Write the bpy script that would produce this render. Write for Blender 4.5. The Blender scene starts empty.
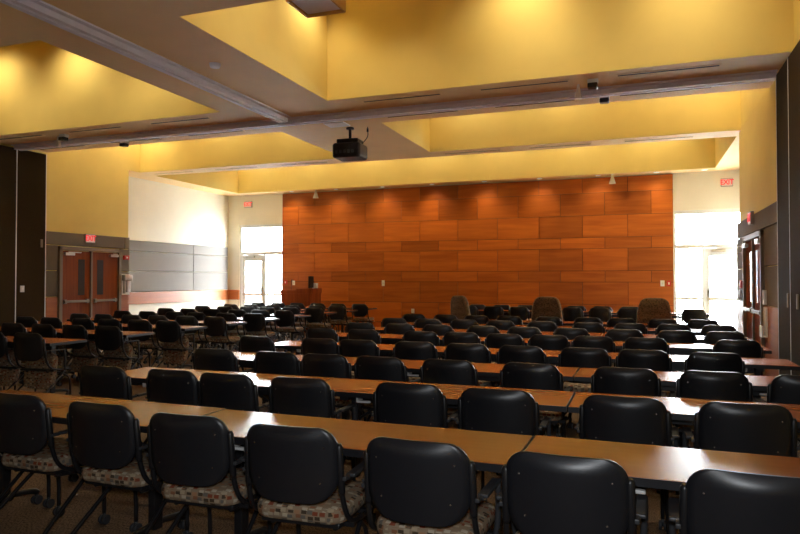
import bpy, bmesh, math, random
from mathutils import Vector, Matrix
random.seed(7)
sc = bpy.context.scene
C = sc.collection
PI = math.pi
H = 4.22            # soffit height
YW = 17.8           # back wall

# ------------------------------------------------------------------ materials
def lin(r, g, b):
    f = lambda c: (c/255/12.92) if c/255 <= .04045 else ((c/255+.055)/1.055)**2.4
    return (f(r), f(g), f(b), 1)

def mat(name, col, rough=.6, metal=0, spec=.5, noise=0, scale=8, bump=0, bscale=60):
    m = bpy.data.materials.new(name); m.use_nodes = True
    nt = m.node_tree; p = nt.nodes['Principled BSDF']
    col = tuple(col) if len(col) == 4 else tuple(col)+(1,)
    p.inputs['Base Color'].default_value = col
    p.inputs['Roughness'].default_value = rough
    p.inputs['Metallic'].default_value = metal
    p.inputs['Specular IOR Level'].default_value = spec
    if noise or bump:
        tc = nt.nodes.new('ShaderNodeTexCoord')
    if noise:
        n = nt.nodes.new('ShaderNodeTexNoise'); n.inputs['Scale'].default_value = scale; n.inputs['Detail'].default_value = 5
        nt.links.new(tc.outputs['Object'], n.inputs['Vector'])
        r = nt.nodes.new('ShaderNodeValToRGB')
        r.color_ramp.elements[0].position = .3; r.color_ramp.elements[1].position = .7
        r.color_ramp.elements[0].color = tuple(c*(1-noise) for c in col[:3])+(1,)
        r.color_ramp.elements[1].color = tuple(min(1, c*(1+noise)) for c in col[:3])+(1,)
        nt.links.new(n.outputs['Fac'], r.inputs['Fac']); nt.links.new(r.outputs['Color'], p.inputs['Base Color'])
    if bump:
        n2 = nt.nodes.new('ShaderNodeTexNoise'); n2.inputs['Scale'].default_value = bscale
        nt.links.new(tc.outputs['Object'], n2.inputs['Vector'])
        b = nt.nodes.new('ShaderNodeBump'); b.inputs['Strength'].default_value = bump; b.inputs['Distance'].default_value = .01
        nt.links.new(n2.outputs['Fac'], b.inputs['Height']); nt.links.new(b.outputs['Normal'], p.inputs['Normal'])
    return m

def emit(name, col, s):
    m = mat(name, col, .5)
    p = m.node_tree.nodes['Principled BSDF']
    p.inputs['Emission Color'].default_value = tuple(col)[:3]+(1,); p.inputs['Emission Strength'].default_value = s
    return m

def wood(name, dark, light, sx, sy, sz, rough=.35, tone=False, spec=.5):
    m = bpy.data.materials.new(name); m.use_nodes = True
    nt = m.node_tree; p = nt.nodes['Principled BSDF']; L = nt.links.new
    tc = nt.nodes.new('ShaderNodeTexCoord'); mp = nt.nodes.new('ShaderNodeMapping'); mp.inputs['Scale'].default_value = (sx, sy, sz)
    L(tc.outputs['Object'], mp.inputs['Vector'])
    n = nt.nodes.new('ShaderNodeTexNoise'); n.inputs['Scale'].default_value = 1; n.inputs['Detail'].default_value = 6; n.inputs['Distortion'].default_value = .6
    if tone:
        at = nt.nodes.new('ShaderNodeAttribute'); at.attribute_name = 'tone'
        ad = nt.nodes.new('ShaderNodeVectorMath'); ad.operation = 'ADD'
        ml = nt.nodes.new('ShaderNodeVectorMath'); ml.operation = 'SCALE'; ml.inputs['Scale'].default_value = 40
        L(at.outputs['Vector'], ml.inputs[0]); L(mp.outputs['Vector'], ad.inputs[0]); L(ml.outputs['Vector'], ad.inputs[1])
        L(ad.outputs['Vector'], n.inputs['Vector'])
    else:
        L(mp.outputs['Vector'], n.inputs['Vector'])
    r = nt.nodes.new('ShaderNodeValToRGB'); r.color_ramp.elements[0].position = .3; r.color_ramp.elements[1].position = .72
    r.color_ramp.elements[0].color = tuple(dark)+(1,); r.color_ramp.elements[1].color = tuple(light)+(1,)
    L(n.outputs['Fac'], r.inputs['Fac'])
    if tone:
        hs = nt.nodes.new('ShaderNodeHueSaturation')
        mr = nt.nodes.new('ShaderNodeMapRange'); mr.inputs['To Min'].default_value = .78; mr.inputs['To Max'].default_value = 1.25
        L(at.outputs['Fac'], mr.inputs['Value']); L(mr.outputs['Result'], hs.inputs['Value'])
        L(r.outputs['Color'], hs.inputs['Color']); L(hs.outputs['Color'], p.inputs['Base Color'])
    else:
        L(r.outputs['Color'], p.inputs['Base Color'])
    p.inputs['Roughness'].default_value = rough; p.inputs['Specular IOR Level'].default_value = spec
    return m

def fabric(name, cols, scale, dark=1.0):
    m = bpy.data.materials.new(name); m.use_nodes = True
    nt = m.node_tree; p = nt.nodes['Principled BSDF']; L = nt.links.new
    tc = nt.nodes.new('ShaderNodeTexCoord')
    mp = nt.nodes.new('ShaderNodeMapping'); mp.inputs['Scale'].default_value = (scale*.8, scale*1.25, scale*1.25)
    L(tc.outputs['Object'], mp.inputs['Vector'])
    v = nt.nodes.new('ShaderNodeTexVoronoi'); v.distance = 'CHEBYCHEV'; v.inputs['Scale'].default_value = 1; v.inputs['Randomness'].default_value = .55
    L(mp.outputs['Vector'], v.inputs['Vector'])
    sep = nt.nodes.new('ShaderNodeSeparateColor'); L(v.outputs['Color'], sep.inputs['Color'])
    r = nt.nodes.new('ShaderNodeValToRGB'); r.color_ramp.interpolation = 'CONSTANT'
    cr = r.color_ramp
    while len(cr.elements) < len(cols): cr.elements.new(.5)
    for i, c in enumerate(cols):
        cr.elements[i].position = i/len(cols); cr.elements[i].color = tuple(x*dark for x in c[:3])+(1,)
    L(sep.outputs['Red'], r.inputs['Fac'])
    # cream ground between the little blocks
    gt = nt.nodes.new('ShaderNodeMath'); gt.operation = 'GREATER_THAN'; gt.inputs[1].default_value = .40
    L(v.outputs['Distance'], gt.inputs[0])
    mx = nt.nodes.new('ShaderNodeMix'); mx.data_type = 'RGBA'
    L(gt.outputs[0], mx.inputs['Factor']); L(r.outputs['Color'], mx.inputs['A']); mx.inputs['B'].default_value = tuple(x*dark for x in (.40, .29, .19))+(1,)
    L(mx.outputs['Result'], p.inputs['Base Color'])
    p.inputs['Roughness'].default_value = .9; p.inputs['Specular IOR Level'].default_value = .15
    return m

def glass(name, tint=(.93, .96, .97), refl=.9):
    m = bpy.data.materials.new(name); m.use_nodes = True
    nt = m.node_tree; nt.nodes.clear(); L = nt.links.new
    out = nt.nodes.new('ShaderNodeOutputMaterial'); mx = nt.nodes.new('ShaderNodeMixShader')
    tr = nt.nodes.new('ShaderNodeBsdfTransparent'); tr.inputs['Color'].default_value = tint+(1,)
    gl = nt.nodes.new('ShaderNodeBsdfGlossy'); gl.inputs['Roughness'].default_value = .02
    lw = nt.nodes.new('ShaderNodeLayerWeight'); lw.inputs['Blend'].default_value = .5
    pw = nt.nodes.new('ShaderNodeMath'); pw.operation = 'POWER'; pw.inputs[1].default_value = 4
    fr = nt.nodes.new('ShaderNodeMath'); fr.operation = 'MULTIPLY_ADD'; fr.inputs[1].default_value = .5; fr.inputs[2].default_value = .03
    L(lw.outputs['Facing'], pw.inputs[0]); L(pw.outputs[0], fr.inputs[0]); L(fr.outputs[0], mx.inputs[0]); L(tr.outputs[0], mx.inputs[1]); L(gl.outputs[0], mx.inputs[2]); L(mx.outputs[0], out.inputs['Surface'])
    return m

def carpet_mat():
    m = mat('carpet', (.1, .07, .05), .95, spec=.1, noise=.25, scale=3)
    nt = m.node_tree; p = nt.nodes['Principled BSDF']; L = nt.links.new
    tc = nt.nodes.new('ShaderNodeTexCoord')
    n1 = nt.nodes.new('ShaderNodeTexNoise'); n1.inputs['Scale'].default_value = 160; n1.inputs['Detail'].default_value = 2
    mp = nt.nodes.new('ShaderNodeMapping'); mp.inputs['Scale'].default_value = (1, .35, 1)
    L(tc.outputs['Object'], mp.inputs['Vector']); L(mp.outputs['Vector'], n1.inputs['Vector'])
    r = nt.nodes.new('ShaderNodeValToRGB'); r.color_ramp.elements[0].position = .35; r.color_ramp.elements[1].position = .68
    r.color_ramp.elements[0].color = (.055, .036, .022, 1); r.color_ramp.elements[1].color = (.26, .175, .11, 1)
    L(n1.outputs['Fac'], r.inputs['Fac']); L(r.outputs['Color'], p.inputs['Base Color'])
    b = nt.nodes.new('ShaderNodeBump'); b.inputs['Strength'].default_value = .4; b.inputs['Distance'].default_value = .004
    L(n1.outputs['Fac'], b.inputs['Height']); L(b.outputs['Normal'], p.inputs['Normal'])
    return m

M = {}
M['yellow'] = mat('yellow_paint', (.80, .62, .20), .75, spec=.2, noise=.03, scale=2)
M['soffit'] = mat('soffit_paint', (.88, .64, .33), .65, spec=.2, noise=.03, scale=2)
M['cream'] = mat('cream_paint', (.86, .82, .70), .8, spec=.2, noise=.02, scale=2)
M['brown_panel'] = mat('brown_partition_vinyl', (.042, .026, .012), .75, spec=.04, noise=.06, scale=40, bump=.15, bscale=300)
M['grey_fabric'] = mat('grey_acoustic_fabric', (.27, .25, .235), .9, spec=.15, noise=.08, scale=90, bump=.2, bscale=400)
M['shaded_fabric'] = mat('shaded_acoustic_fabric', (.20, .165, .13), .9, spec=.12, noise=.08, scale=90, bump=.2, bscale=400)  # same fabric as the alcove panels, weaker daylight put into its colour
M['carpet'] = carpet_mat()
M['wall_wood'] = wood('cherry_wall_veneer', (.34, .082, .010), (.50, .138, .018), .7, 6, 9, .38, tone=True, spec=.35)
M['wood_gap'] = mat('dark_joint', (.05, .018, .006), .8)
M['rail_wood'] = wood('cherry_rail', (.36, .10, .025), (.50, .16, .04), 3, .6, 12, .4)
M['door_wood'] = wood('cherry_door', (.20, .045, .010), (.31, .078, .017), 12, 12, .8, .6, spec=.15)
M['door_frame'] = mat('bronze_door_frame', (.23, .165, .10), .5, spec=.4)
M['laminate'] = wood('table_laminate', (.35, .088, .012), (.38, .099, .014), 1.2, 22, 22, .27, spec=.7)
M['edge'] = mat('black_edge_band', (.012, .012, .015), .4, spec=.5)
M['black_plastic'] = mat('black_chair_plastic', (.012, .013, .017), .36, spec=.55, bump=.05, bscale=500)
M['black_metal'] = mat('black_tube_steel', (.012, .012, .014), .35, spec=.5)
M['grey_arm'] = mat('charcoal_arm_plastic', (.035, .037, .042), .45)
M['wheel'] = mat('caster_rubber', (.035, .038, .045), .5)
M['bolt'] = mat('bright_bolt', (.8, .8, .8), .25, metal=1)
M['white_plastic'] = mat('white_plastic', (.86, .85, .82), .45)
M['lever'] = mat('pale_lever', (.7, .7, .68), .4)
M['seat_fabric'] = fabric('block_pattern_fabric', [lin(150, 80, 55), lin(200, 180, 150), lin(125, 118, 108), lin(185, 140, 105), lin(90, 75, 60), lin(215, 200, 175), lin(160, 110, 80)], 38, .68)
M['speckle'] = fabric('grey_speckled_upholstery', [lin(110, 100, 85), lin(150, 138, 118), lin(80, 70, 58), lin(135, 115, 92)], 55, .62)
M['alum'] = mat('anodised_aluminium', (.80, .78, .84), .6, metal=0, noise=.03, scale=4)
M['alum_dark'] = mat('track_slot_dark', (.10, .09, .09), .6)
M['slot'] = mat('slot_black', (.02, .018, .016), .7)
M['frame_white'] = mat('pale_aluminium_frame', (.78, .80, .80), .4, metal=.1)
M['glass'] = glass('clear_glass')
M['lite'] = mat('dim_door_glass', (.07, .07, .075), .15)
M['bar'] = mat('dull_bronze_bar', (.30, .24, .17), .4, metal=.6)
M['chrome'] = mat('satin_steel', (.6, .58, .54), .3, metal=.9)
M['black'] = mat('black_housing', (.01, .01, .011), .45)
M['screen'] = mat('dark_monitor', (.012, .013, .015), .5, spec=.2)
M['exit_red'] = emit('exit_red', (.9, .03, .04), .8)
M['exit_face'] = emit('exit_face', (.72, .60, .57), .12)
M['exit_box'] = mat('exit_housing', (.35, .32, .30), .5)
M['red'] = mat('red_plastic', (.55, .03, .02), .4)
M['amber'] = mat('amber_trim', (.50, .25, .04), .45)
M['concrete'] = mat('pale_concrete', (.62, .61, .58), .9, noise=.05, scale=1.5)
M['facade'] = mat('pale_facade', (.66, .68, .70), .9, noise=.06, scale=3)
M['facade_glass'] = mat('blue_facade_glass', (.22, .34, .42), .15)
M['lamp'] = emit('lamp_lens', (1, .82, .55), 2.5)

# ------------------------------------------------------------------ mesh helpers
def BM(): return bmesh.new()

def box(bm, x0, x1, y0, y1, z0, z1, mi=0, bev=0):
    vs = [bm.verts.new(p) for p in ((x0,y0,z0),(x1,y0,z0),(x1,y1,z0),(x0,y1,z0),(x0,y0,z1),(x1,y0,z1),(x1,y1,z1),(x0,y1,z1))]
    fs = [bm.faces.new([vs[i] for i in q]) for q in ((3,2,1,0),(4,5,6,7),(0,1,5,4),(1,2,6,5),(2,3,7,6),(3,0,4,7))]
    for f in fs: f.material_index = mi
    if bev:
        es = list({e for f in fs for e in f.edges})
        r = bmesh.ops.bevel(bm, geom=es, offset=bev, segments=2, affect='EDGES', profile=.5)
        for f in r['faces']: f.material_index = mi
    return fs

def tube(bm, pts, r, seg=8, mi=0, caps=True):
    P = [Vector(p) for p in pts]
    rings = []; ref = None
    for i, p in enumerate(P):
        if i == 0: t = P[1]-P[0]
        elif i == len(P)-1: t = P[-1]-P[-2]
        else: t = (P[i]-P[i-1]).normalized()+(P[i+1]-P[i]).normalized()
        t.normalize()
        if ref is None:
            ref = Vector((1, 0, 0)) if abs(t.x) < .8 else Vector((0, 1, 0))
        a = (ref-t*ref.dot(t)).normalized(); b = t.cross(a); ref = a
        rr = r[i] if isinstance(r, (list, tuple)) else r
        rings.append([bm.verts.new(p+a*math.cos(2*PI*k/seg)*rr+b*math.sin(2*PI*k/seg)*rr) for k in range(seg)])
    for i in range(len(rings)-1):
        for k in range(seg):
            f = bm.faces.new((rings[i][k], rings[i][(k+1) % seg], rings[i+1][(k+1) % seg], rings[i+1][k])); f.smooth = True; f.material_index = mi
    if caps:
        bm.faces.new(rings[0][::-1]).material_index = mi; bm.faces.new(rings[-1]).material_index = mi

def smooth_path(pts, n=4):
    P = [Vector(p) for p in pts]; out = []
    for i in range(len(P)-1):
        p0 = P[max(i-1, 0)]; p1 = P[i]; p2 = P[i+1]; p3 = P[min(i+2, len(P)-1)]
        for k in range(n):
            t = k/n
            out.append(.5*((2*p1)+(p2-p0)*t+(2*p0-5*p1+4*p2-p3)*t*t+(3*p1-p0-3*p2+p3)*t**3))
    out.append(P[-1]); return out

def cyl(bm, c, r, h, axis='z', seg=16, mi=0, r2=None):
    c = Vector(c); d = {'x': Vector((1,0,0)), 'y': Vector((0,1,0)), 'z': Vector((0,0,1))}[axis]
    tube(bm, [c-d*h/2, c+d*h/2], [r, r if r2 is None else r2], seg, mi)

def rrect(w, d, r, n=5):
    out = []
    for cx, cy, a0 in ((w/2-r, d/2-r, 0), (-w/2+r, d/2-r, PI/2), (-w/2+r, -d/2+r, PI), (w/2-r, -d/2+r, 1.5*PI)):
        for k in range(n+1):
            a = a0+PI/2*k/n; out.append((cx+r*math.cos(a), cy+r*math.sin(a)))
    return out

def loft(bm, loops, mi=0, smooth=True, cap=True):
    R = [[bm.verts.new(p) for p in l] for l in loops]; n = len(R[0])
    for i in range(len(R)-1):
        for k in range(n):
            f = bm.faces.new((R[i][k], R[i][(k+1) % n], R[i+1][(k+1) % n], R[i+1][k])); f.smooth = smooth; f.material_index = mi
    if cap:
        f = bm.faces.new(R[0][::-1]); f.material_index = mi
        f = bm.faces.new(R[-1]); f.material_index = mi; f.smooth = smooth

def slab(bm, cx, cy, w, d, r, z0, z1, b, n=5, mi=0, smooth=True, crown=0):
    L = []
    for ins, z in ((b, z0), (b*.3, z0+b*.3), (0, z0+b), (0, z1-b), (b*.3, z1-b*.3), (b, z1)):
        L.append([(cx+x, cy+y, z) for x, y in rrect(w-2*ins, d-2*ins, max(r-ins, .002), n)])
    if crown:
        L.append([(cx+x, cy+y, z1+crown) for x, y in rrect(w*.6, d*.6, r*.6, n)])
    loft(bm, L, mi, smooth)

def obj(name, bm, mats, parent=None, loc=None):
    me = bpy.data.meshes.new(name); bmesh.ops.recalc_face_normals(bm, faces=bm.faces); bm.to_mesh(me); bm.free()
    for m in (mats if isinstance(mats, (list, tuple)) else [mats]): me.materials.append(M[m])
    o = bpy.data.objects.new(name, me); C.objects.link(o)
    if parent: o.parent = parent
    if loc: o.location = loc
    return o

def tag(o, label, cat, group=None):
    o['label'] = label; o['category'] = cat
    if group: o['group'] = group
    return o

def thing(name, label, cat, loc=(0, 0, 0), rz=0, group=None):
    o = bpy.data.objects.new(name, None); C.objects.link(o); o.location = loc; o.rotation_euler = (0, 0, rz); o.empty_display_size = .1
    return tag(o, label, cat, group)

def struct(name, bm, mats, parent=None):
    o = obj(name, bm, mats, parent)
    if parent is None: o['kind'] = 'structure'
    return o

def children_of(root, table):
    return table.get(root, [])

def copy_thing(tpl, loc, rz, label, group):
    """tpl = (root, [(part, [subparts])])"""
    root, parts = tpl
    r = root.copy(); C.objects.link(r); r.location = loc; r.rotation_euler = (0, 0, rz); r['label'] = label
    if group: r['group'] = group
    for p, subs in parts:
        c = p.copy(); C.objects.link(c); c.parent = r
        for s in subs:
            d = s.copy(); C.objects.link(d); d.parent = c
    return r

# ------------------------------------------------------------------ room shell
XL, XR = -11.8, 1.72          # faces of the side blocks
AXL, AXR = -12.5, 2.45        # alcove walls beside the storefronts
YBR = 13.3
YB = 12.66                    # where the side blocks end
Y0 = -4.0

b = BM(); box(b, AXL-.2, AXR+.2, Y0-.2, YW+.25, -.1, 0); struct('floor', b, 'carpet')

openings = [(XL, -6.3, 5.4, 8.75), (-4.4, XR, 5.4, 8.75), (XL, -6.1, 10.3, 13.05), (-4.15, XR, 10.3, 13.05), (XL, XR, 13.6, 17.3)]
xs = sorted({AXL-.2, AXR+.2, XL, XR, -6.3, -4.4, -6.1, -4.15}); ys = sorted({Y0-.2, YW+.25, 5.4, 8.75, 10.3, 13.05, 13.6, 17.3})
b = BM()
for i in range(len(xs)-1):
    for j in range(len(ys)-1):
        mx, my = (xs[i]+xs[i+1])/2, (ys[j]+ys[j+1])/2
        if any(o[0] < mx < o[1] and o[2] < my < o[3] for o in openings): continue
        box(b, xs[i], xs[i+1], ys[j], ys[j+1], H, H+.02)
bmesh.ops.remove_doubles(b, verts=b.verts, dist=1e-4)
struct('ceiling', b, 'soffit')
CZ = 5.95
for k, (x0, x1, y0, y1) in enumerate(openings):
    b = BM(); z0 = H+.0006; e = .0015
    box(b, x0-.08, x0+e, y0-.08, y1+.08, z0, CZ); box(b, x1-e, x1+.08, y0-.08, y1+.08, z0, CZ)
    box(b, x0+e, x1-e, y0-.08, y0+e, z0, CZ); box(b, x0+e, x1-e, y1-e, y1+.08, z0, CZ)
    box(b, x0-.08, x1+.08, y0-.08, y1+.08, CZ, CZ+.08, 1)
    struct('ceiling_coffer_%d' % (k+1), b, ['yellow', 'soffit'])

b = BM(); box(b, AXL-.2, AXL, YB, YW+.25, 0, H); struct('wall_left_alcove', b, 'cream')
b = BM(); box(b, AXR, AXR+.2, YBR, YW+.25, 0, H); struct('wall_right_alcove', b, 'cream')
b = BM(); box(b, AXL-.2, XL, Y0-.2, YB, 0, H); struct('wall_left', b, 'yellow')
b = BM(); box(b, XR, AXR+.2, Y0-.2, YBR, 0, H); struct('wall_right', b, 'yellow')
b = BM(); box(b, XL, XR, Y0-.2, Y0, 0, H); struct('wall_rear', b, 'cream')

# back wall with two storefront openings
OL = (-12.06, -10.47); OR = (.80, 2.40); OH = 3.27
b = BM()
box(b, AXL, OL[0], YW, YW+.25, 0, H); box(b, OL[1], OR[0], YW, YW+.25, 0, H); box(b, OR[1], AXR, YW, YW+.25, 0, H)
box(b, OL[0], OL[1], YW, YW+.25, OH, H); box(b, OR[0], OR[1], YW, YW+.25, OH, H)
struct('wall_back', b, 'cream')

# cherry panelling in front of the back wall, running bond of tall and low courses
WX0, WX1, PW = -10.46, .79, 1.13
b = BM(); tone = b.faces.layers.float.new('tone')
box(b, WX0, WX1, YW-.05, YW, 0, 4.20, 1)
zr = [.0, .29, .87, 1.46, 1.755, 2.34, 2.63, 3.21, 3.80, 4.20]
for r in range(len(zr)-1):
    half = r % 2 == 1
    # full courses align with odd rows from the top
    x = WX0-(PW/2 if half else 0)
    while x < WX1-.01:
        a, c = max(x, WX0), min(x+PW, WX1)
        t = random.random()
        fs = box(b, a+.006, c-.006, YW-.075, YW-.05, zr[r]+.006, zr[r+1]-.006, 0)
        for f in fs: f[tone] = t
        x += PW
struct('wall_back_panelling', b, ['wall_wood', 'wood_gap'])

# rails and fabric panels on the side walls
def side_panels(name, x, s, y0, y1, cols, rows, base=(0, .04), mats=('grey_fabric', 'rail_wood')):
    """s=+1: panel stands off towards +x.  cols = y breaks, rows=[(z0,z1,material index)]"""
    b = BM()
    for j in range(len(cols)-1):
        for z0, z1, mi in rows:
            xa, xb = (x, x+.045) if s > 0 else (x-.045, x)
            box(b, xa, xb, cols[j]+.006, cols[j+1]-.006, z0+.006, z1-.006, mi, bev=.008)
    return struct(name, b, list(mats))
side_panels('trim_1', AXL, 1, 0, 0, [12.72, 16.0, 17.72], [(2.27, 2.56, 0), (1.75, 2.27, 0), (1.2, 1.75, 0)])
b = BM(); box(b, AXL, AXL+.04, YB+.03, YW, .88, 1.19, 0, .005); struct('trim_2', b, 'rail_wood')
b = BM(); box(b, AXL+.041, OL[0], YW-.04, YW, .88, 1.19, 0, .005); struct('trim_3', b, 'rail_wood')
DY0, DY1, DZ = 10.58, 12.36, 2.25
for s, X, nm, YE in ((1, XL, 'left', YB), (-1, XR, 'right', YBR)):
    rows2 = [(1.72, 2.27, 0), (1.16, 1.72, 0), (.0, 1.16, 1)]
    b = BM(); YA = 10.27 if s > 0 else 9.53
    for (ya, yb, z0, z1, mi) in [(YA, 12.5, 2.27, 2.56, 0), (12.5, YE, 2.27, 2.56, 0)] + [(YA, DY0-.005, *r) for r in rows2] + [(DY1+.005, YE, *r) for r in rows2]:
        xa, xb = (X, X+.05) if s > 0 else (X-.05, X)
        box(b, xa, xb, ya+.006, yb-.006, z0+.006, z1-.006, mi, bev=.008)
    struct('wall_%s_panelling' % nm, b, ['shaded_fabric', 'rail_wood'])
    # folding-partition pocket panels along the side walls
    for k, (ya, yb) in enumerate([(9.57, 10.24), (8.3, 9.55), (6.9, 8.28), (4.0, 6.88)] if s > 0 else [(8.80, 9.50), (7.95, 8.78), (6.9, 7.93), (4.0, 6.88)]):
        b = BM(); xa, xb = (X, X+.06) if s > 0 else (X-.06, X)
        box(b, xa, xb, ya, yb, .02, H-.05, 0, .006)
        xe = X+s*.062
        box(b, min(X, xe), max(X, xe), yb-.004, yb+.016, .02, H-.05, 1)
        o = struct('partition_%s_%d' % (nm, k+1), b, ['brown_panel', 'alum'])
        if k < (1 if s > 0 else 2):
            b = BM(); yc = ya+.12 if s < 0 else yb-.1
            xa, xb = (X+.06, X+.075) if s > 0 else (X-.075, X-.06)
            zz = 1.2 if s < 0 else 2.2
            if s < 0: yc = (8.88 if k == 0 else 8.38)
            box(b, xa, xb, yc-.03, yc+.03, zz, zz+.17, 0, .005); obj('recessed_pull', b, 'door_frame', o)

# double doors on the side blocks
def double_door(name, X, s):
    b = BM()
    def bx(d0, d1, y0, y1, z0, z1, mi=0, bev=.003):
        xa, xb = (X+d0, X+d1) if s > 0 else (X-d1, X-d0)
        box(b, xa, xb, y0, y1, z0, z1, mi, bev)
    bx(0, .09, DY0, DY0+.08, 0, DZ); bx(0, .09, DY1-.08, DY1, 0, DZ); bx(0, .09, DY0, DY1, DZ-.08, DZ)
    ym = (DY0+DY1)/2
    bx(0, .075, ym-.025, ym+.025, 0, DZ-.08)
    d = struct(name, b, 'door_frame')
    for q, (ya, yb) in enumerate(((DY0+.085, ym-.03), (ym+.03, DY1-.085))):
        b = BM(); bx(.005, .045, ya, yb, .01, DZ-.09); leaf = obj('door_leaf', b, 'door_wood', d)
        inner = yb if q == 0 else ya
        sg = -1 if q == 0 else 1
        yc = inner+sg*.24
        b = BM(); bx(.046, .050, yc-.09, yc+.09, 1.18, 1.98, 0, 0); obj('vision_lite', b, 'lite', leaf)
        b = BM(); bx(.06, .10, ya+.05, yb-.05, 1.02, 1.07); bx(.045, .08, ya+.05, ya+.12, 1.0, 1.09); bx(.045, .08, yb-.12, yb-.05, 1.0, 1.09); obj('push_bar', b, 'bar', leaf)
        b = BM(); yk = (yb-.28 if q else ya+.05); bx(.046, .11, yk, yk+.25, 2.06, 2.12); bx(.07, .085, yk+.1, yk+.45 if not q else yk+.25, 2.12, 2.14); obj('door_closer', b, 'chrome', leaf)
    return d
double_door('door_1', XL, 1); double_door('door_2', XR, -1)

# storefront windows with a glazed door each
def storefront(n, x0, x1, door_left):
    y = YW+.08
    f = .06; t = 2.36     # transom bar height
    xm = x0+.92 if door_left else x1-.92
    b = BM()
    box(b, x0, x0+f, y-.06, y+.06, 0, OH, 0, .004); box(b, x1-f, x1, y-.06, y+.06, 0, OH, 0, .004)
    box(b, x0+f, x1-f, y-.06, y+.06, OH-f*1.6, OH, 0, .004); box(b, x0+f, x1-f, y-.06, y+.06, t-.05, t+.05, 0, .004)
    box(b, xm-.03, xm+.03, y-.06, y+.06, 0, t-.05, 0, .004)
    sx0, sx1 = (xm+.03, x1-f) if door_left else (x0+f, xm-.03)
    box(b, sx0, sx1, y-.04, y+.04, .0, .12, 0, .004); box(b, sx0, sx1, y-.04, y+.04, 1.02, 1.08, 0, .004)
    w = struct('window_%d' % n, b, 'frame_white')
    b = BM(); box(b, x0+f, x1-f, y-.004, y+.004, t+.05, OH-f*1.6); obj('transom_pane', b, 'glass', w)
    b = BM(); box(b, sx0, sx1, y-.004, y+.004, .12, 1.02); box(b, sx0, sx1, y-.004, y+.004, 1.08, t-.05); obj('sidelight_pane', b, 'glass', w)
    dx0, dx1 = (x0+f+.005, xm-.035) if door_left else (xm+.035, x1-f-.005)
    b = BM(); s = .11
    box(b, dx0, dx0+s, y-.03, y+.03, .01, t-.055, 0, .004); box(b, dx1-s, dx1, y-.03, y+.03, .01, t-.055, 0, .004)
    box(b, dx0+s, dx1-s, y-.03, y+.03, .01, .26, 0, .004); box(b, dx0+s, dx1-s, y-.03, y+.03, t-.25, t-.055, 0, .004)
    box(b, dx0+s, dx1-s, y-.03, y+.03, 1.0, 1.1, 0, .004)
    d = struct('door_%d' % (n+2), b, 'frame_white')
    b = BM(); box(b, dx0+s, dx1-s, y-.004, y+.004, .26, 1.0); box(b, dx0+s, dx1-s, y-.004, y+.004, 1.1, t-.25); obj('door_pane', b, 'glass', d)
    b = BM(); box(b, dx0+.04, dx1-.04, y-.10, y-.065, 1.02, 1.08, 0, .008)
    for xx in (dx0+.06, dx1-.1): box(b, xx, xx+.04, y-.07, y-.03, 1.0, 1.1)
    obj('push_bar', b, 'chrome', d)
    b = BM(); xx = dx1-.12 if door_left else dx0+.06
    box(b, xx-.0, xx+.05, y-.06, y-.03, 1.0, 1.28, 0, .004); obj('door_handle', b, 'alum_dark', d)
    b = BM(); xx = dx0+.15; box(b, xx, xx+.32, y-.09, y-.03, t-.15, t-.08, 0, .006); box(b, xx+.1, xx+.5, y-.11, y-.09, t-.07, t-.05); obj('door_closer', b, 'chrome', d)
storefront(1, OL[0], OL[1], True); storefront(2, OR[0], OR[1], False)

# ------------------------------------------------------------------ ceiling fittings
def rail(name, x0, x1, y0, y1, label, along):
    t = thing(name, label, 'ceiling track', ((x0+x1)/2, (y0+y1)/2, H), 0, 'folding wall tracks')
    L = (x1-x0) if along == 'x' else (y1-y0)
    def prof(parts, nm, m):
        b = BM()
        for a0, a1, z0, z1 in parts:
            if along == 'x': box(b, -L/2, L/2, a0, a1, z0, z1, 0, .003)
            else: box(b, a0, a1, -L/2, L/2, z0, z1, 0, .003)
        obj(nm, b, m, t)
    prof([(-.15, .15, -.022, 0)], 'track_flange', 'alum')
    prof([(-.085, -.02, -.085, -.022), (.02, .085, -.085, -.022)], 'track_channel', 'alum')
    prof([(-.02, .02, -.03, -.0222)], 'track_slot', 'alum_dark')
    return t
rail('ceiling_track', XL+.05, XR-.05, 9.42, 9.72, 'long aluminium folding wall track crossing the ceiling from side wall to side wall', 'x')
rail('ceiling_track', -5.68, -5.38, Y0+.05, 9.40, 'aluminium folding wall track running from upper left edge to the cross track', 'y')

def slot(x0, x1, y, label):
    t = thing('slot_diffuser', label, 'air vent', ((x0+x1)/2, y, H), 0, 'linear slot diffusers')
    w = (x1-x0)/2
    b = BM(); box(b, -w, w, -.05, -.026, -.008, 0); box(b, -w, w,   .026, .05, -.008, 0); box(b, -w-.02, -w, -.05, .05, -.008, 0); box(b, w, w+.02, -.05, .05, -.008, 0); obj('slot_frame', b, 'soffit', t)
    b = BM(); box(b, -w, w, -.026, .026, -.004, 0); obj('slot_opening', b, 'slot', t)
cols_s = [(-11.6, -10.4), (-9.75, -8.55), (-7.9, -6.7), (-3.9, -2.7), (-2.1, -.9), (-.26, .95)]
cn = ['leftmost', 'second from the left', 'third from the left', 'third from the right', 'second from the right', 'rightmost']
for y, rn in ((8.98, 'in front of the cross track'), (9.97, 'just behind the cross track'), (13.33, 'in the far ceiling band')):
    for (a, c), n in zip(cols_s, cn):
        slot(a, c, y, 'thin dark ceiling slot vent %s, %s' % (rn, n))

def disc(name, x, y, r, h, label, cat, m='white_plastic'):
    b = BM(); cyl(b, (0, 0, -h/2), r*.85, h, 'z', 20, 0, r); o = obj(name, b, m, None, (x, y, H)); tag(o, label, cat)
disc('smoke_detector', -4.95, 6.75, .07, .045, 'small round white smoke detector on the beam left of the upper opening', 'smoke detector')
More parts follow.
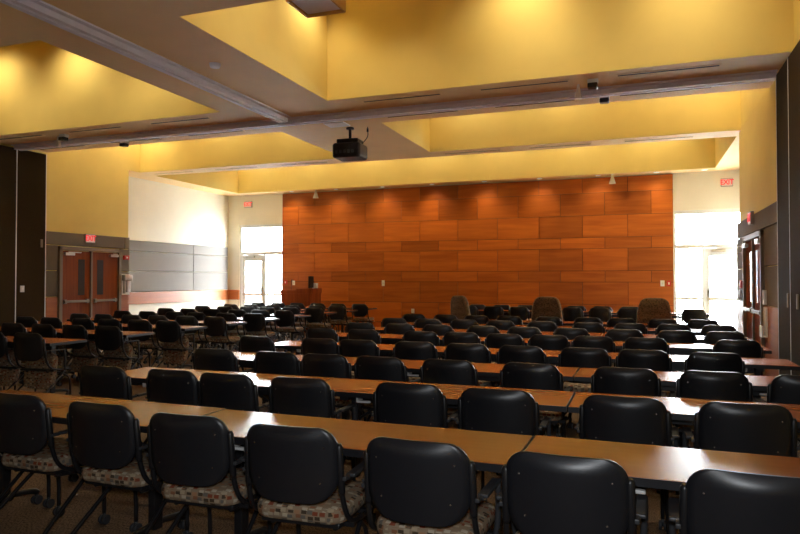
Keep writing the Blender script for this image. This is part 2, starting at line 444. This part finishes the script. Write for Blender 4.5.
# projector and its ceiling plate
t = thing('projector', 'black projector hanging from the ceiling beam below the long track', 'projector', (-4.80, 10.45, 3.70), math.radians(4))
b = BM(); slab(b, 0, 0, .52, .46, .06, -.04, .22, .04); obj('projector_body', b, 'black', t)
b = BM(); box(b, -.20, .20, -.16, .16, .23, .30, 0, .02); box(b, -.05, .05, -.05, .05, .21, .24); obj('mount_bracket', b, 'black', t)
b = BM(); cyl(b, (0, 0, .40), .025, .21, 'z', 12); cyl(b, (0, 0, .505), .07, .03, 'z', 16); obj('mount_pole', b, 'black_metal', t)
b = BM(); cyl(b, (-.1, .24, .07), .06, .05, 'y', 20); obj('lens', b, 'screen', t)
b = BM()
for k in range(5): box(b, -.2+.075*k, -.15+.075*k, -.234, -.229, .03, .09)
obj('rear_vent', b, 'grey_arm', t)
b = BM(); tube(b, smooth_path([(.16, -.02, .21), (.24, 0, .24), (.32, .02, .35), (.32, .02, .47), (.32, .02, .518)]), .008, 6); cyl(b, (.32, .02, .46), .018, .06, 'z', 10); obj('cable', b, 'black', t)
b = BM(); box(b, -.19, .19, -.15, .15, -.02, 0, 0, .006); tag(obj('ceiling_plate', b, 'white_plastic', None, (-4.9, 10.12, H)), 'white square ceiling plate beside the projector mount', 'ceiling plate')

# hanging silver box in the near coffer
t = thing('suspended_light_box', 'silver panelled box with amber rim hanging in the upper ceiling opening', 'light fixture', (-3.13, 5.97, 4.37))
b = BM(); box(b, -.21, .21, -.21, .21, .02, .10, 0, .006); obj('silver_panel', b, 'alum', t)
b = BM()
q = .23
box(b, -q, q, -q, -.21, -.01, .11); box(b, -q, q, .21, q, -.01, .11); box(b, -q, -.21, -.21, .21, -.01, .11); box(b, .21, q, -.21, .21, -.01, .11); obj('amber_rim', b, 'amber', t)
b = BM()
for q in (-.15, .15):
    for w_ in (-.15, .15): cyl(b, (q, w_, (CZ-4.36+.11)/2), .008, CZ-4.36-.11, 'z', 8)
obj('hanging_rods', b, 'alum', t)

# small sensors along the cross track
def camera_box(x, y, label):
    t = thing('ceiling_sensor', label, 'sensor', (x, y, H), 0, 'small ceiling sensors')
    b = BM(); box(b, -.07, .07, -.05, .05, -.055, 0, 0, .006); obj('sensor_base', b, 'white_plastic', t)
    b = BM(); box(b, -.065, .065, -.075, .045, -.12, -.055, 0, .012); obj('sensor_head', b, 'black', t)
def wedge(x, y, label):
    b = BM(); loft(b, [[(px, py, -.20) for px, py in rrect(.10, .10, .02)], [(px*.25, py*.25, 0) for px, py in rrect(.10, .10, .02)]], 0, False)
    tag(obj('pendant_sensor', b, 'white_plastic', None, (x, y, H-.0)), label, 'sensor')
camera_box(-.58, 9.05, 'black and white ceiling sensor before the cross track at right, beside white wedge')
camera_box(-.47, 9.87, 'black and white ceiling sensor behind the cross track at right')
camera_box(-10.0, 9.1, 'black and white ceiling sensor before the cross track at far left')
camera_box(-9.35, 9.92, 'black and white ceiling sensor behind the cross track at far left')
wedge(-.78, 9.2, 'white wedge sensor hanging at the right part of cross track')
wedge(-10.25, 9.2, 'white wedge sensor hanging at the left part of cross track')
# cones hanging above the wood wall
for x, lb in ((-9.15, 'white cone hanging above left end of the wood wall'), (-.65, 'white cone hanging above right end of the wood wall')):
    b = BM(); cyl(b, (0, 0, -.13), .085, .22, 'z', 16, 0, .02); cyl(b, (0, 0, -.01), .03, .02, 'z', 12); tag(obj('cone_pendant', b, 'white_plastic', None, (x, 17.45, H)), lb, 'pendant')
dl = [-10.0, -8.5, -7.0, -5.5, -4.0, -2.5, -1.0, .4, 1.5]
for i, x in enumerate(dl):
    t = thing('recessed_downlight', 'small recessed downlight above the wood wall, %s' % ['leftmost', 'second from the left', 'third from the left', 'fourth from the left', 'the middle one', 'fourth from the right', 'third from the right', 'second from the right', 'rightmost'][i], 'downlight', (x, 17.5, H), 0, 'recessed downlights above the wood wall')
    b = BM(); loft(b, [[(math.cos(a)*r, math.sin(a)*r, z) for a in [2*PI*k/18 for k in range(18)]] for r, z in ((.055, -.004), (.075, -.012), (.085, 0))], 0, True, False); obj('trim_ring', b, 'white_plastic', t)
    b = BM(); cyl(b, (0, 0, -.003), .054, .004, 'z', 18); obj('lens', b, 'lamp', t)

# exit signs
def exit_sign(loc, rz, label, w=.27, h=.2):
    t = thing('exit_sign', label, 'exit sign', loc, rz, 'lit exit signs')
    b = BM(); box(b, -w/2, w/2, -.05, 0, -h/2, h/2, 0, .006); obj('sign_housing', b, 'exit_box', t)
    b = BM(); box(b, -w/2+.012, w/2-.012, -.054, -.050, -h/2+.012, h/2-.012); obj('sign_face', b, 'exit_face', t)
    cu = bpy.data.curves.new('sign_lettering', 'FONT'); cu.body = 'EXIT'; cu.size = h*.88; cu.align_x = 'CENTER'; cu.align_y = 'CENTER'; cu.extrude = .002; cu.offset = .003; cu.space_character = .95
    cu.materials.append(M['exit_red'])
    tmp = bpy.data.objects.new('tmp', cu); C.objects.link(tmp); dg = bpy.context.evaluated_depsgraph_get()
    me = bpy.data.meshes.new_from_object(tmp.evaluated_get(dg)); bpy.data.objects.remove(tmp)
    o = bpy.data.objects.new('sign_lettering', me); C.objects.link(o); o.parent = t; o.location = (0, -.0565, 0); o.rotation_euler = (PI/2, 0, 0); o.scale = (.86, 1, 1)
exit_sign((-11.73, YW, 3.92), 0, 'red lit EXIT sign high on the wall above left glass door')
exit_sign((2.02, YW, 3.92), 0, 'red lit EXIT sign high on the wall above right glass door')
exit_sign((XL+.05, 11.4, 2.46), PI/2, 'red lit EXIT sign over the left wooden double doors')
exit_sign((XR-.05, 11.5, 2.50), -PI/2, 'EXIT sign seen edge-on over the right hand wall doors')

# wall devices
def plate(name, x, y, z, face, label, cat, m='white_plastic', w=.075, h=.12, d=.012, parts=True):
    t = thing(name, label, cat, (x, y, z), {'-y': 0, '+x': PI/2, '-x': -PI/2}[face])
    b = BM(); box(b, -w/2, w/2, -d, 0, -h/2, h/2, 0, .003); obj('plate', b, m, t)
    b = BM(); box(b, -w*.15, w*.15, -d-.008, -d, -h*.2, h*.2, 0, .002); obj('toggle', b, 'white_plastic' if m != 'white_plastic' else 'lever', t)
plate('light_switch', -10.05, YW-.075, 1.42, '-y', 'small white switch plate on the wood wall beside lectern', 'switch', w=.09, h=.14)
plate('fire_pull_station', -10.32, YW-.075, 1.44, '-y', 'red fire pull station at left end of wood wall', 'fire alarm', 'red', .1, .13, .04)
plate('light_switch', -7.07, YW-.075, 1.42, '-y', 'small white switch plate mid-left on wood wall above the chairs', 'switch', w=.09, h=.17)
plate('power_outlet', -6.15, YW-.075, .62, '-y', 'pale power outlet low on the wood wall above dark chairs', 'outlet', w=.09, h=.13)
plate('light_switch', .53, YW-.075, 1.43, '-y', 'white switch plate at right end of wood wall', 'switch', w=.1, h=.15)
plate('fire_pull_station', .68, YW-.075, 1.43, '-y', 'red fire pull station at right end of wood wall', 'fire alarm', 'red', .1, .14, .04)
plate('light_switch', XL+.06, 9.70, 1.34, '+x', 'pale switch plate on the dark brown partition at left', 'switch', 'lever', .09, .13)
plate('fire_strobe', XL+.05, 12.52, 2.06, '+x', 'red fire alarm strobe beside the left double doors', 'fire alarm', 'red', .16, .10, .05)
plate('fire_strobe', XR-.05, 12.85, 2.06, '-x', 'pale alarm strobe on grey panel beside the right doors', 'fire alarm', 'white_plastic', .14, .10, .05)
plate('fire_pull_station', XR-.05, 12.6, 1.45, '-x', 'dark red pull station on grey panel beside the right doors', 'fire alarm', 'red', .11, .13, .05)
plate('light_switch', XR-.05, 13.0, 1.28, '-x', 'white switch low on the grey panel beside right doors', 'switch', w=.08, h=.13)
plate('thermostat', XR-.05, 10.42, 1.28, '-x', 'pale wall control beside the right door frame', 'thermostat', w=.10, h=.2, d=.04)
t = thing('sanitizer_dispenser', 'silver wall dispenser beside the left double doors', 'dispenser', (XL+.05, 12.52, 1.22), PI/2)
b = BM(); slab(b, 0, -.06, .26, .12, .03, .28, .42, .01); obj('dispenser_head', b, 'chrome', t)
b = BM(); box(b, -.13, .13, -.02, 0, -.06, .44, 0, .005); obj('back_plate', b, 'white_plastic', t)
b = BM(); slab(b, .03, -.05, .13, .09, .03, 0, .28, .01); obj('dispenser_body', b, 'alum', t)
b = BM(); slab(b, -.07, -.045, .05, .06, .02, -.03, .30, .008); obj('handset', b, 'lever', t)
# paper holder by the right wall doors
t = thing('wall_rack', 'pale blue-white leaflet rack low on right wall', 'rack', (XR-.05, 10.42, .72), -PI/2)
b = BM(); box(b, -.11, .11, -.02, 0, 0, .42, 0, .004); obj('rack_back', b, 'white_plastic', t)
b = BM(); box(b, -.11, .11, -.07, -.055, 0, .16, 0, .004); box(b, -.11, .11, -.07, -.02, 0, .015); obj('rack_pocket', b, 'lever', t)

# ------------------------------------------------------------------ chairs
def backrest_bm(fine=True):
    bm = BM(); nu = 14 if fine else 8
    z0, z1, W = .545, .885, .226
    rt, rb = .085, .115
    zs = []
    nt = 6 if fine else 3
    for k in range(nt+1): a = PI/2*k/nt; zs.append(z0+rb*(1-math.cos(a)))
    zs += [z0+rb+(z1-rt-z0-rb)*f for f in (.33, .66)]
    for k in range(nt+1): a = PI/2*k/nt; zs.append(z1-rt+rt*math.sin(a))
    def hw(z):
        w = W-.012*max(0, (.7-z)/.2)
        if z < z0+rb: d = z0+rb-z; w -= rb-math.sqrt(max(rb*rb-d*d, 0))
        if z > z1-rt: d = z-(z1-rt); w -= rt-math.sqrt(max(rt*rt-d*d, 0))
        return w
    def yy(x, z):
        u = x/W
        v = (z-z0)/(z1-z0)
        y = -.245+.055*u*u-.10*(z-.5)
        y += .028*(1-min(1, u*u*1.1))*max(0, (v-.84)/.16)**1.5
        return y
    front, back = [], []
    th = .011
    for z in zs:
        w = hw(z)
        front.append([bm.verts.new((w*(-1+2*k/nu), yy(w*(-1+2*k/nu), z)+th/2, z)) for k in range(nu+1)])
        back.append([bm.verts.new((w*(-1+2*k/nu), yy(w*(-1+2*k/nu), z)-th/2, z)) for k in range(nu+1)])
    for i in range(len(zs)-1):
        for k in range(nu):
            f = bm.faces.new((front[i][k], front[i+1][k], front[i+1][k+1], front[i][k+1])); f.smooth = True
            f = bm.faces.new((back[i][k], back[i][k+1], back[i+1][k+1], back[i+1][k])); f.smooth = True
        bm.faces.new((front[i][0], back[i][0], back[i+1][0], front[i+1][0])); bm.faces.new((front[i][nu], front[i+1][nu], back[i+1][nu], back[i][nu]))
    for k in range(nu):
        bm.faces.new((front[0][k], front[0][k+1], back[0][k+1], back[0][k])); bm.faces.new((front[-1][k], back[-1][k], back[-1][k+1], front[-1][k+1]))
    return bm

def seat_bm(n=5):
    bm = BM(); slab(bm, 0, 0, .46, .45, .09, -.045, .035, .028, n, 0, True, .006); return bm

def side_frame_bm(s, seg=8):
    bm = BM()
    tube(bm, smooth_path([(s*.229, -.214, .80), (s*.230, -.20, .66), (s*.234, -.185, .57), (s*.240, -.15, .485), (s*.243, -.08, .435), (s*.243, .05, .415), (s*.243, .19, .41)], 3), .0125, seg)
    tube(bm, [(s*.229, -.216, .815), (s*.229, -.214, .80), (s*.232, -.192, .60), (s*.233, -.190, .585)], [.010, .017, .017, .013], seg)
    return bm
def arm_bm(s):
    bm = BM()
    box(bm, min(s*.238, s*.282), max(s*.238, s*.282), -.16, .08, .655, .672, 0, .006)
    box(bm, min(s*.24, s*.26), max(s*.24, s*.26), -.21, -.15, .65, .668, 0, .004)
    tube(bm, smooth_path([(s*.268, .06, .657), (s*.268, .075, .58), (s*.262, .085, .48), (s*.25, .09, .41)], 3), [.014]*9+[.012], 8)
    return bm
def rear_leg_bm(s, seg=8):
    bm = BM(); tube(bm, smooth_path([(s*.195, .17, .405), (s*.205, .12, .375), (s*.232, -.255, .095), (s*.235, -.275, .07)], 3), .0125, seg); return bm
def front_leg_bm(s, seg=8):
    bm = BM(); tube(bm, smooth_path([(s*.16, -.10, .395), (s*.17, .06, .375), (s*.185, .20, .31), (s*.19, .235, .23), (s*.19, .24, .07)], 3), .0125, seg); return bm
def caster_bm(x, y):
    bm = BM(); cyl(bm, (x-.014, y, .030), .030, .018, 'x', 14); cyl(bm, (x+.014, y, .030), .030, .018, 'x', 14); cyl(bm, (x, y, .05), .011, .05, 'z', 8)
    return bm

GROUP_R = 'black meeting chairs right of the aisle'; GROUP_L = 'black meeting chairs left of the aisle'
def chair_template(level, flipped):
    r = thing('meeting_chair', 'template', 'chair', (0, 0, -50))
    parts = []
    fine = level == 0
    o = obj('backrest', backrest_bm(level < 2), 'black_plastic', r); subs = []
    if fine:
        for x, z in ((-.17, .80), (.17, .80), (-.15, .64), (.15, .64)):
            b = BM(); cyl(b, (x, -.245+.055*(x/.226)**2-.10*(z-.5)-.007, z), .0035, .004, 'y', 8); subs.append(obj('bolt', b, 'bolt', o))
    parts.append((o, subs))
    s = obj('seat', seat_bm(5 if level < 2 else 3), 'seat_fabric', r); s.location = (0, .04, .475)
    if flipped: s.rotation_euler = (math.radians(82), 0, 0); s.location = (0, -.04, .40)
    parts.append((s, []))
    if level == 2:
        b = BM()
        for q in (-1, 1):
            for fb in (side_frame_bm, rear_leg_bm, front_leg_bm):
                t_ = fb(q, 5); me = bpy.data.meshes.new('tmp'); t_.to_mesh(me); t_.free(); b.from_mesh(me); bpy.data.meshes.remove(me)
            box(b, -.245, .245, .0, .06, .395, .42)
            for yc, xc in ((-.275, .235), (.24, .19)):
                cyl(b, (q*xc, yc, .03), .03, .04, 'x', 8)
        parts.append((obj('chair_frame', b, 'black_metal', r), []))
        b = BM()
        return r, parts
    b = BM(); box(b, -.20, .20, -.14, .22, .405, .432, 0, .008); box(b, -.245, .245, .10, .13, .40, .42, 0, .004); box(b, -.245, .245, -.08, -.05, .40, .425, 0, .004)
    parts.append((obj('seat_pan', b, 'black_metal', r), []))
    for q in (-1, 1):
        parts.append((obj('side_frame', side_frame_bm(q), 'black_metal', r), []))
        parts.append((obj('armrest', arm_bm(q), 'grey_arm', r), []))
        for fb, xc, yc in ((rear_leg_bm, .235, -.275), (front_leg_bm, .19, .24)):
            l = obj('leg', fb(q), 'black_metal', r)
            parts.append((l, [obj('caster', caster_bm(q*xc, yc), 'wheel', l)]))
    return r, parts

TPL = {(l, f): chair_template(l, f) for l in (0, 1, 2) for f in (False, True)}
ORD = ['', 'first', 'second', 'third', 'fourth', 'fifth', 'sixth', 'seventh', 'eighth', 'ninth', 'tenth', 'eleventh', 'twelfth']

# right block: chair-back depth of each row and chair x positions
rowsR = [(2.48, [-3.944, -3.365, -2.694, -2.079, -1.487, -0.856, -0.26, 0.378]),
         (3.85, [-3.82, -3.19, -2.71, -2.14, -1.38, -.81, -.08, .51]),
         (5.13, [-3.78, -3.09, -2.60, -2.07, -1.47, -.80, -.10, .49, 1.06]),
         (6.45, [-4.15, -3.33, -2.86, -2.24, -1.66, -1.10, -.50, .03, .61]),
         (7.80, [-4.0, -3.39, -2.62, -2.09, -1.54, -1.02, -.52, .06, .97])]
for k, y in enumerate((9.02, 10.28, 11.55)):
    rowsR.append((y, [[-4.0, -3.36, -2.75, -2.08, -1.5, -.88, -.2, .42, 1.0], [-3.9, -3.3, -2.7, -2.1, -1.45, -.75, -.15, .45, 1.05], [-4.0, -3.38, -2.8, -2.2, -1.5, -.85, -.3, .35, .95]][k]))
FIRST_DY = [0.36, 0.26, 0.21, 0.13, 0.09, 0.04, 0.02, 0.01]
rowR_names = ['nearest row', 'second row', 'third row', 'fourth row', 'fifth row', 'sixth row', 'seventh row', 'eighth row']

def put_chair(x, y, rz, level, flipped, label, group):
    return copy_thing(TPL[(level, flipped)], (x, y+.24, 0), rz, label, group)

for r, (y, xs_) in enumerate(rowsR):
    lvl = 0 if r < 3 else (1 if r < 5 else 2)
    n = len(xs_)
    for k, x in enumerate(xs_):
        side = '%s from the left' % ORD[k+1] if k else 'leftmost'
        if k == n-1: side = 'rightmost'
        put_chair(x, y+(FIRST_DY[k] if r == 0 else random.uniform(-.02, .02)), random.uniform(-.05, .05), lvl, False,
                  'black chair, %s in the %s right of the aisle' % (side, rowR_names[r]), GROUP_R)

# left block
rowsL_y = [6.5, 7.75, 9.0, 10.15, 11.3, 12.6, 13.9, 15.1, 16.4]      # back edges of the tables
for r, yb in enumerate(rowsL_y):
    y = yb-.63
    xs_ = [-6.98-.615*k+random.uniform(-.05, .05) for k in range(6)]
    for k, x in enumerate(xs_):
        fl = r < 2 or (r == 2 and k == 0)
        lvl = 1 if r < 3 else 2
        side = 'nearest the aisle' if k == 0 else '%s from the aisle' % ORD[k+1]
        put_chair(x, y+random.uniform(-.03, .03), random.uniform(-.06, .06), lvl, fl,
                  'black chair%s, %s in the %s left of aisle' % (' with upturned seat' if fl else '', side, ('nearest row', 'second row', 'third row', 'fourth row', 'fifth row', 'sixth row', 'seventh row', 'eighth row', 'ninth row')[r]), GROUP_L)

# far table by the wood wall: chairs on both of its sides
far_x = [-3.96, -3.34, -2.72, -2.10, -1.48, -.86, -.24, .38]
for k, x in enumerate(far_x):
    nm = 'leftmost' if k == 0 else ('rightmost' if k == 7 else ORD[k+1]+' from the left')
    put_chair(x, 15.55, random.uniform(-.05, .05), 2, False, 'black chair in front of the last table before the wood wall, %s' % nm, GROUP_R)
    put_chair(x, 16.52, random.uniform(-.05, .05), 2, False, 'black chair between last table and wood wall, %s' % nm, GROUP_R)
put_chair(1.13, 15.6, math.radians(-8), 1, False, 'black chair turned sideways before the bright right glass door', GROUP_R)

# remove the templates
for r_, parts_ in TPL.values():
    for p_, subs_ in parts_:
        for s_ in subs_: bpy.data.objects.remove(s_)
        bpy.data.objects.remove(p_)
    bpy.data.objects.remove(r_)

# upholstered high-back chairs
def upholstered(x, y, rz, label):
    t = thing('upholstered_chair', label, 'chair', (x, y, 0), rz, 'tall grey upholstered chairs')
    b = BM(); L = []
    zs = [.42, .46, .6, .8, .98, 1.08, 1.15, 1.19, 1.205]; ws = [.26, .285, .30, .295, .275, .255, .225, .175, .10]
    for z, w in zip(zs, ws):
        d = .055 if z < 1.1 else .045
        L.append([(px, py-.26-.12*(z-.45), z) for px, py in rrect(2*w, 2*d, d*.9, 4)])
    loft(b, L); obj('upholstered_back', b, 'speckle', t)
    b = BM(); slab(b, 0, .02, .56, .54, .08, .38, .50, .035); obj('seat', b, 'speckle', t)
    for s in (-1, 1):
        b = BM(); tube(b, smooth_path([(s*.28, -.2, .45), (s*.31, -.18, .62), (s*.31, .0, .66), (s*.31, .16, .62), (s*.28, .18, .45)], 3), .02, 8); obj('armrest', b, 'black', t)
    b = BM(); cyl(b, (0, 0, .23), .03, .30, 'z', 12); obj('gas_column', b, 'black_metal', t)
    for k in range(5):
        a = 2*PI*k/5+.3; b = BM(); tube(b, [(0, 0, .10), (.29*math.cos(a), .29*math.sin(a), .075)], [.025, .016], 8); l = obj('base_arm', b, 'black', t)
        b = BM(); cyl(b, (.29*math.cos(a), .29*math.sin(a), .03), .03, .04, 'x', 10); obj('caster', b, 'wheel', l)
upholstered(-3.22, 13.0, math.radians(-38), 'grey speckled high-back chair, leftmost of the three, turned sideways')
upholstered(-1.70, 13.0, math.radians(3), 'grey speckled high-back chair, middle of three before the wood wall')
upholstered(.25, 12.75, math.radians(-3), 'grey speckled high-back chair, rightmost of three near right glass door')

# ------------------------------------------------------------------ tables
TL, TD, TZ = 1.84, .56, .76
def table_template(level):
    r = thing('folding_table', 'template', 'table', (0, 0, -50)); parts = []
    b = BM(); box(b, -TL/2+.004, TL/2-.004, -TD/2+.004, TD/2-.004, TZ-.032, TZ, 0, .002); parts.append((obj('tabletop', b, 'laminate', r), []))
    b = BM(); z0, z1 = TZ-.036, TZ-.002; e = .006
    box(b, -TL/2, TL/2, -TD/2-.0, -TD/2+e, z0, z1); box(b, -TL/2, TL/2, TD/2-e, TD/2, z0, z1); box(b, -TL/2, -TL/2+e, -TD/2+e, TD/2-e, z0, z1); box(b, TL/2-e, TL/2, -TD/2+e, TD/2-e, z0, z1)
    parts.append((obj('edge_band', b, 'edge', r), []))
    b = BM(); box(b, -.62, .62, .0, .04, .64, .70, 0, .004); box(b, -.64, -.58, -.22, .22, .69, .726); box(b, .58, .64, -.22, .22, .69, .726); parts.append((obj('under_beam', b, 'black_metal', r), []))
    for s in (-1, 1):
        x = s*.62
        b = BM(); box(b, x-.025, x+.025, -.015, .055, .09, .69, 0, .006); l = obj('leg', b, 'black_metal', r); subs = []
        b = BM(); tube(b, smooth_path([(x, -.27, .075), (x, -.2, .10), (x, .02, .12), (x, .22, .10), (x, .27, .075)], 3), .02, 8); subs.append(obj('foot', b, 'black_metal', l))
        if level == 0:
            for yy in (-.265, .265): subs.append(obj('caster', caster_bm(x, yy), 'wheel', l))
            b = BM(); tube(b, [(x, .02, .5), (x-s*.25, .02, .66)], .011, 8); subs.append(obj('brace', b, 'black_metal', l))
        else:
            for yy in (-.265, .265):
                b = BM(); cyl(b, (x, yy, .03), .03, .04, 'x', 8); subs.append(obj('caster', b, 'wheel', l))
        parts.append((l, subs))
        if level == 0:
            b = BM(); box(b, min(s*.40, s*.50), max(s*.40, s*.50), -.25, -.225, .685, .70, 0, .004); box(b, s*.5-.01 if s > 0 else s*.5, s*.5 if s > 0 else s*.5+.01, -.25, -.16, .69, .724); parts.append((obj('release_lever', b, 'lever', r), []))
    return r, parts
TT = {l: table_template(l) for l in (0, 1)}
for r, (y, _) in enumerate(rowsR):
    for k in range(3):
        pos = ['left end', 'middle', 'right end'][k]
        copy_thing(TT[0 if r < 4 else 1], (-3.275+1.847*k+(.08 if r == 1 else 0), y+.25+TD/2+((.06, .01, 0)[k] if r == 0 else 0), 0), -.015 if r == 0 else random.uniform(-.004, .004),
                   'long wood-top table at the %s of the %s right of aisle' % (pos, rowR_names[r]), 'folding tables right of the aisle')
for r, yb in enumerate(rowsL_y):
    for k in range(2):
        copy_thing(TT[1], (-6.72-TL/2-1.865*k, yb-TD/2, 0), random.uniform(-.01, .01),
                   'long wood-top table, %s in the %s left of aisle' % (['aisle end', 'wall end'][k], ('nearest row', 'second row', 'third row', 'fourth row', 'fifth row', 'sixth row', 'seventh row', 'eighth row', 'ninth row')[r]), 'folding tables left of the aisle')
for k in range(3):
    copy_thing(TT[1], (-2.95+1.865*k, 16.15, 0), 0, 'long table in the last row before the wood wall, %s' % ['left end', 'middle', 'right end by the glass door'][k], 'folding tables right of the aisle')
for r_, parts_ in TT.values():
    for p_, subs_ in parts_:
        for s_ in subs_: bpy.data.objects.remove(s_)
        bpy.data.objects.remove(p_)
    bpy.data.objects.remove(r_)

# ------------------------------------------------------------------ lectern
t = thing('lectern', 'cherry wood lectern standing left before the wood wall', 'lectern', (-9.35, 16.95, 0))
b = BM(); box(b, -.48, .48, -.35, .33, .06, 1.12, 0, .006); box(b, -.45, .45, -.32, .30, 0, .06); obj('cabinet', b, 'door_wood', t)
b = BM(); box(b, -.50, .02, -.37, -.30, 1.12, 1.22, 0, .006); box(b, .44, .50, -.37, .35, 1.12, 1.27, 0, .006); box(b, .02, .50, -.37, -.30, 1.12, 1.27, 0, .006); obj('raised_rim', b, 'door_wood', t)
b = BM(); tube(b, smooth_path([(-.2, -.25, 1.12), (-.2, -.25, 1.32), (-.22, -.2, 1.45), (-.24, -.14, 1.5)], 4), .008, 6); cyl(b, (-.245, -.13, 1.51), .014, .06, 'y', 8); obj('gooseneck_microphone', b, 'black', t)
t = thing('monitor', 'black monitor seen edge-on atop the lectern', 'monitor', (-9.02, 16.92, 1.12), math.radians(104))
b = BM(); box(b, -.24, .24, -.02, .025, .16, .50, 0, .008); obj('display', b, 'screen', t)
b = BM(); box(b, -.10, .10, -.1, .1, 0, .015, 0, .004); tube(b, [(0, .03, .015), (0, .04, .3)], .02, 8); obj('stand', b, 'black', t)
b = BM(); slab(b, 0, 0, .14, .12, .02, 0, .30, .01); tag(obj('desk_speaker', b, 'lever', None, (-9.04, 17.22, 1.12)), 'small pale box beside the monitor on lectern', 'speaker')

# ------------------------------------------------------------------ outdoors
b = BM(); box(b, -60, 50, YW+.25, 90, -.12, -.02); struct('ground', b, 'concrete')
t = thing('office_building', 'pale building seen through the glass doors', 'building', (-22, 62, -.02))
b = BM(); box(b, -26, 26, 0, 8, 0, 6); obj('wall', b, 'facade', t)
for k in range(12):
    b = BM(); x = -24+4.2*k
    box(b, x, x+2.6, -.05, 0, .9, 2.9); obj('window', b, 'facade_glass', t)

# ------------------------------------------------------------------ light
w = bpy.data.worlds.new('sky'); sc.world = w; w.use_nodes = True
nt = w.node_tree; bg = nt.nodes['Background']
bg.inputs['Color'].default_value = (.95, .97, 1, 1); bg.inputs['Strength'].default_value = 54
sun = bpy.data.lights.new('sun', 'SUN'); sun.energy = 12; sun.angle = math.radians(.6); sun.color = (1, .96, .9)
o = bpy.data.objects.new('sun', sun); C.objects.link(o); o.rotation_euler = (math.radians(38), 0, math.radians(-18))

def portal(x0, x1):
    l = bpy.data.lights.new('window_portal', 'AREA'); l.shape = 'RECTANGLE'; l.size = x1-x0; l.size_y = OH; l.cycles.is_portal = True
    o = bpy.data.objects.new('window_portal', l); C.objects.link(o); o.location = ((x0+x1)/2, YW+.3, OH/2); o.rotation_euler = (-PI/2, 0, 0)
portal(*OL); portal(*OR)

def spot(x, y, z, tx, ty, tz, e, col=(1, .84, .56), size=125, blend=1, r=.12):
    l = bpy.data.lights.new('coffer_downlight', 'SPOT'); l.energy = e; l.color = col; l.spot_size = math.radians(size); l.spot_blend = blend; l.shadow_soft_size = r
    o = bpy.data.objects.new('coffer_downlight', l); C.objects.link(o); o.location = (x, y, z)
    o.rotation_euler = (Vector((tx, ty, tz))-Vector((x, y, z))).to_track_quat('-Z', 'Y').to_euler()
E0 = 76
zl = CZ-.15
# wall washers along the far wall of every coffer, 1.9 m apart
for xs_, y1 in (([-11.15, -9.25, -7.35], 8.75), ([-1.4, .6], 8.75), ([-11.1, -9.2, -7.3], 13.05), ([-3.2, -1.4, .5], 13.05)):
    for x in xs_: spot(x, y1-.75, zl, x, y1-.05, 4.6, E0)
for x in [-11.0, -9.1, -7.2, -5.3, -3.4, -1.5, .4]: spot(x, 16.55, zl, x, 17.25, 4.6, E0)
for y in (6.4, 8.0): spot(-3.95, y, zl, -4.35, y, 4.6, E0)
# side walls
for y in (11.0, 12.4):
    spot(-11.3, y, zl, -11.75, y, 4.0, E0); spot(1.25, y, zl, 1.7, y, 4.0, E0)
# recessed lamps grazing the wood wall
for x in dl[:-1]: spot(x, 17.3, H-.02, x, 17.75, 2.0, 60, (1, .74, .42), 120, 1)
for x in (-10.3, -7.8, -3.2, -1.2, .6):
    for y in (6.2, 7.8): spot(x, y, zl, x, y, 0, 60 if x < -5 else 90, (1, .84, .6), 110, 1)
# camera flash
l = bpy.data.lights.new('camera_flash', 'AREA'); l.energy = 36; l.size = .12; l.color = (.92, .96, 1)
o = bpy.data.objects.new('camera_flash', l); C.objects.link(o); o.location = (0, .0, 1.72); o.rotation_euler = (math.radians(86), 0, math.radians(20.27))

# ------------------------------------------------------------------ camera
cam = bpy.data.cameras.new('camera'); cam.sensor_width = 36; cam.lens = 36*650/800; cam.clip_start = .05; cam.clip_end = 300
o = bpy.data.objects.new('camera', cam); C.objects.link(o); o.location = (0, 0, 1.54)
o.rotation_euler = (math.radians(90+1.06), 0, math.radians(20.27)); sc.camera = o

sc.view_settings.view_transform = 'Standard'; sc.view_settings.look = 'None'; sc.view_settings.gamma = 1; sc.view_settings.exposure = 0
sc.view_settings.use_curve_mapping = False
sc.cycles.max_bounces = 8; sc.cycles.diffuse_bounces = 5; sc.cycles.transparent_max_bounces = 8
sc.cycles.sample_clamp_indirect = 25; sc.cycles.caustics_reflective = False; sc.cycles.caustics_refractive = False
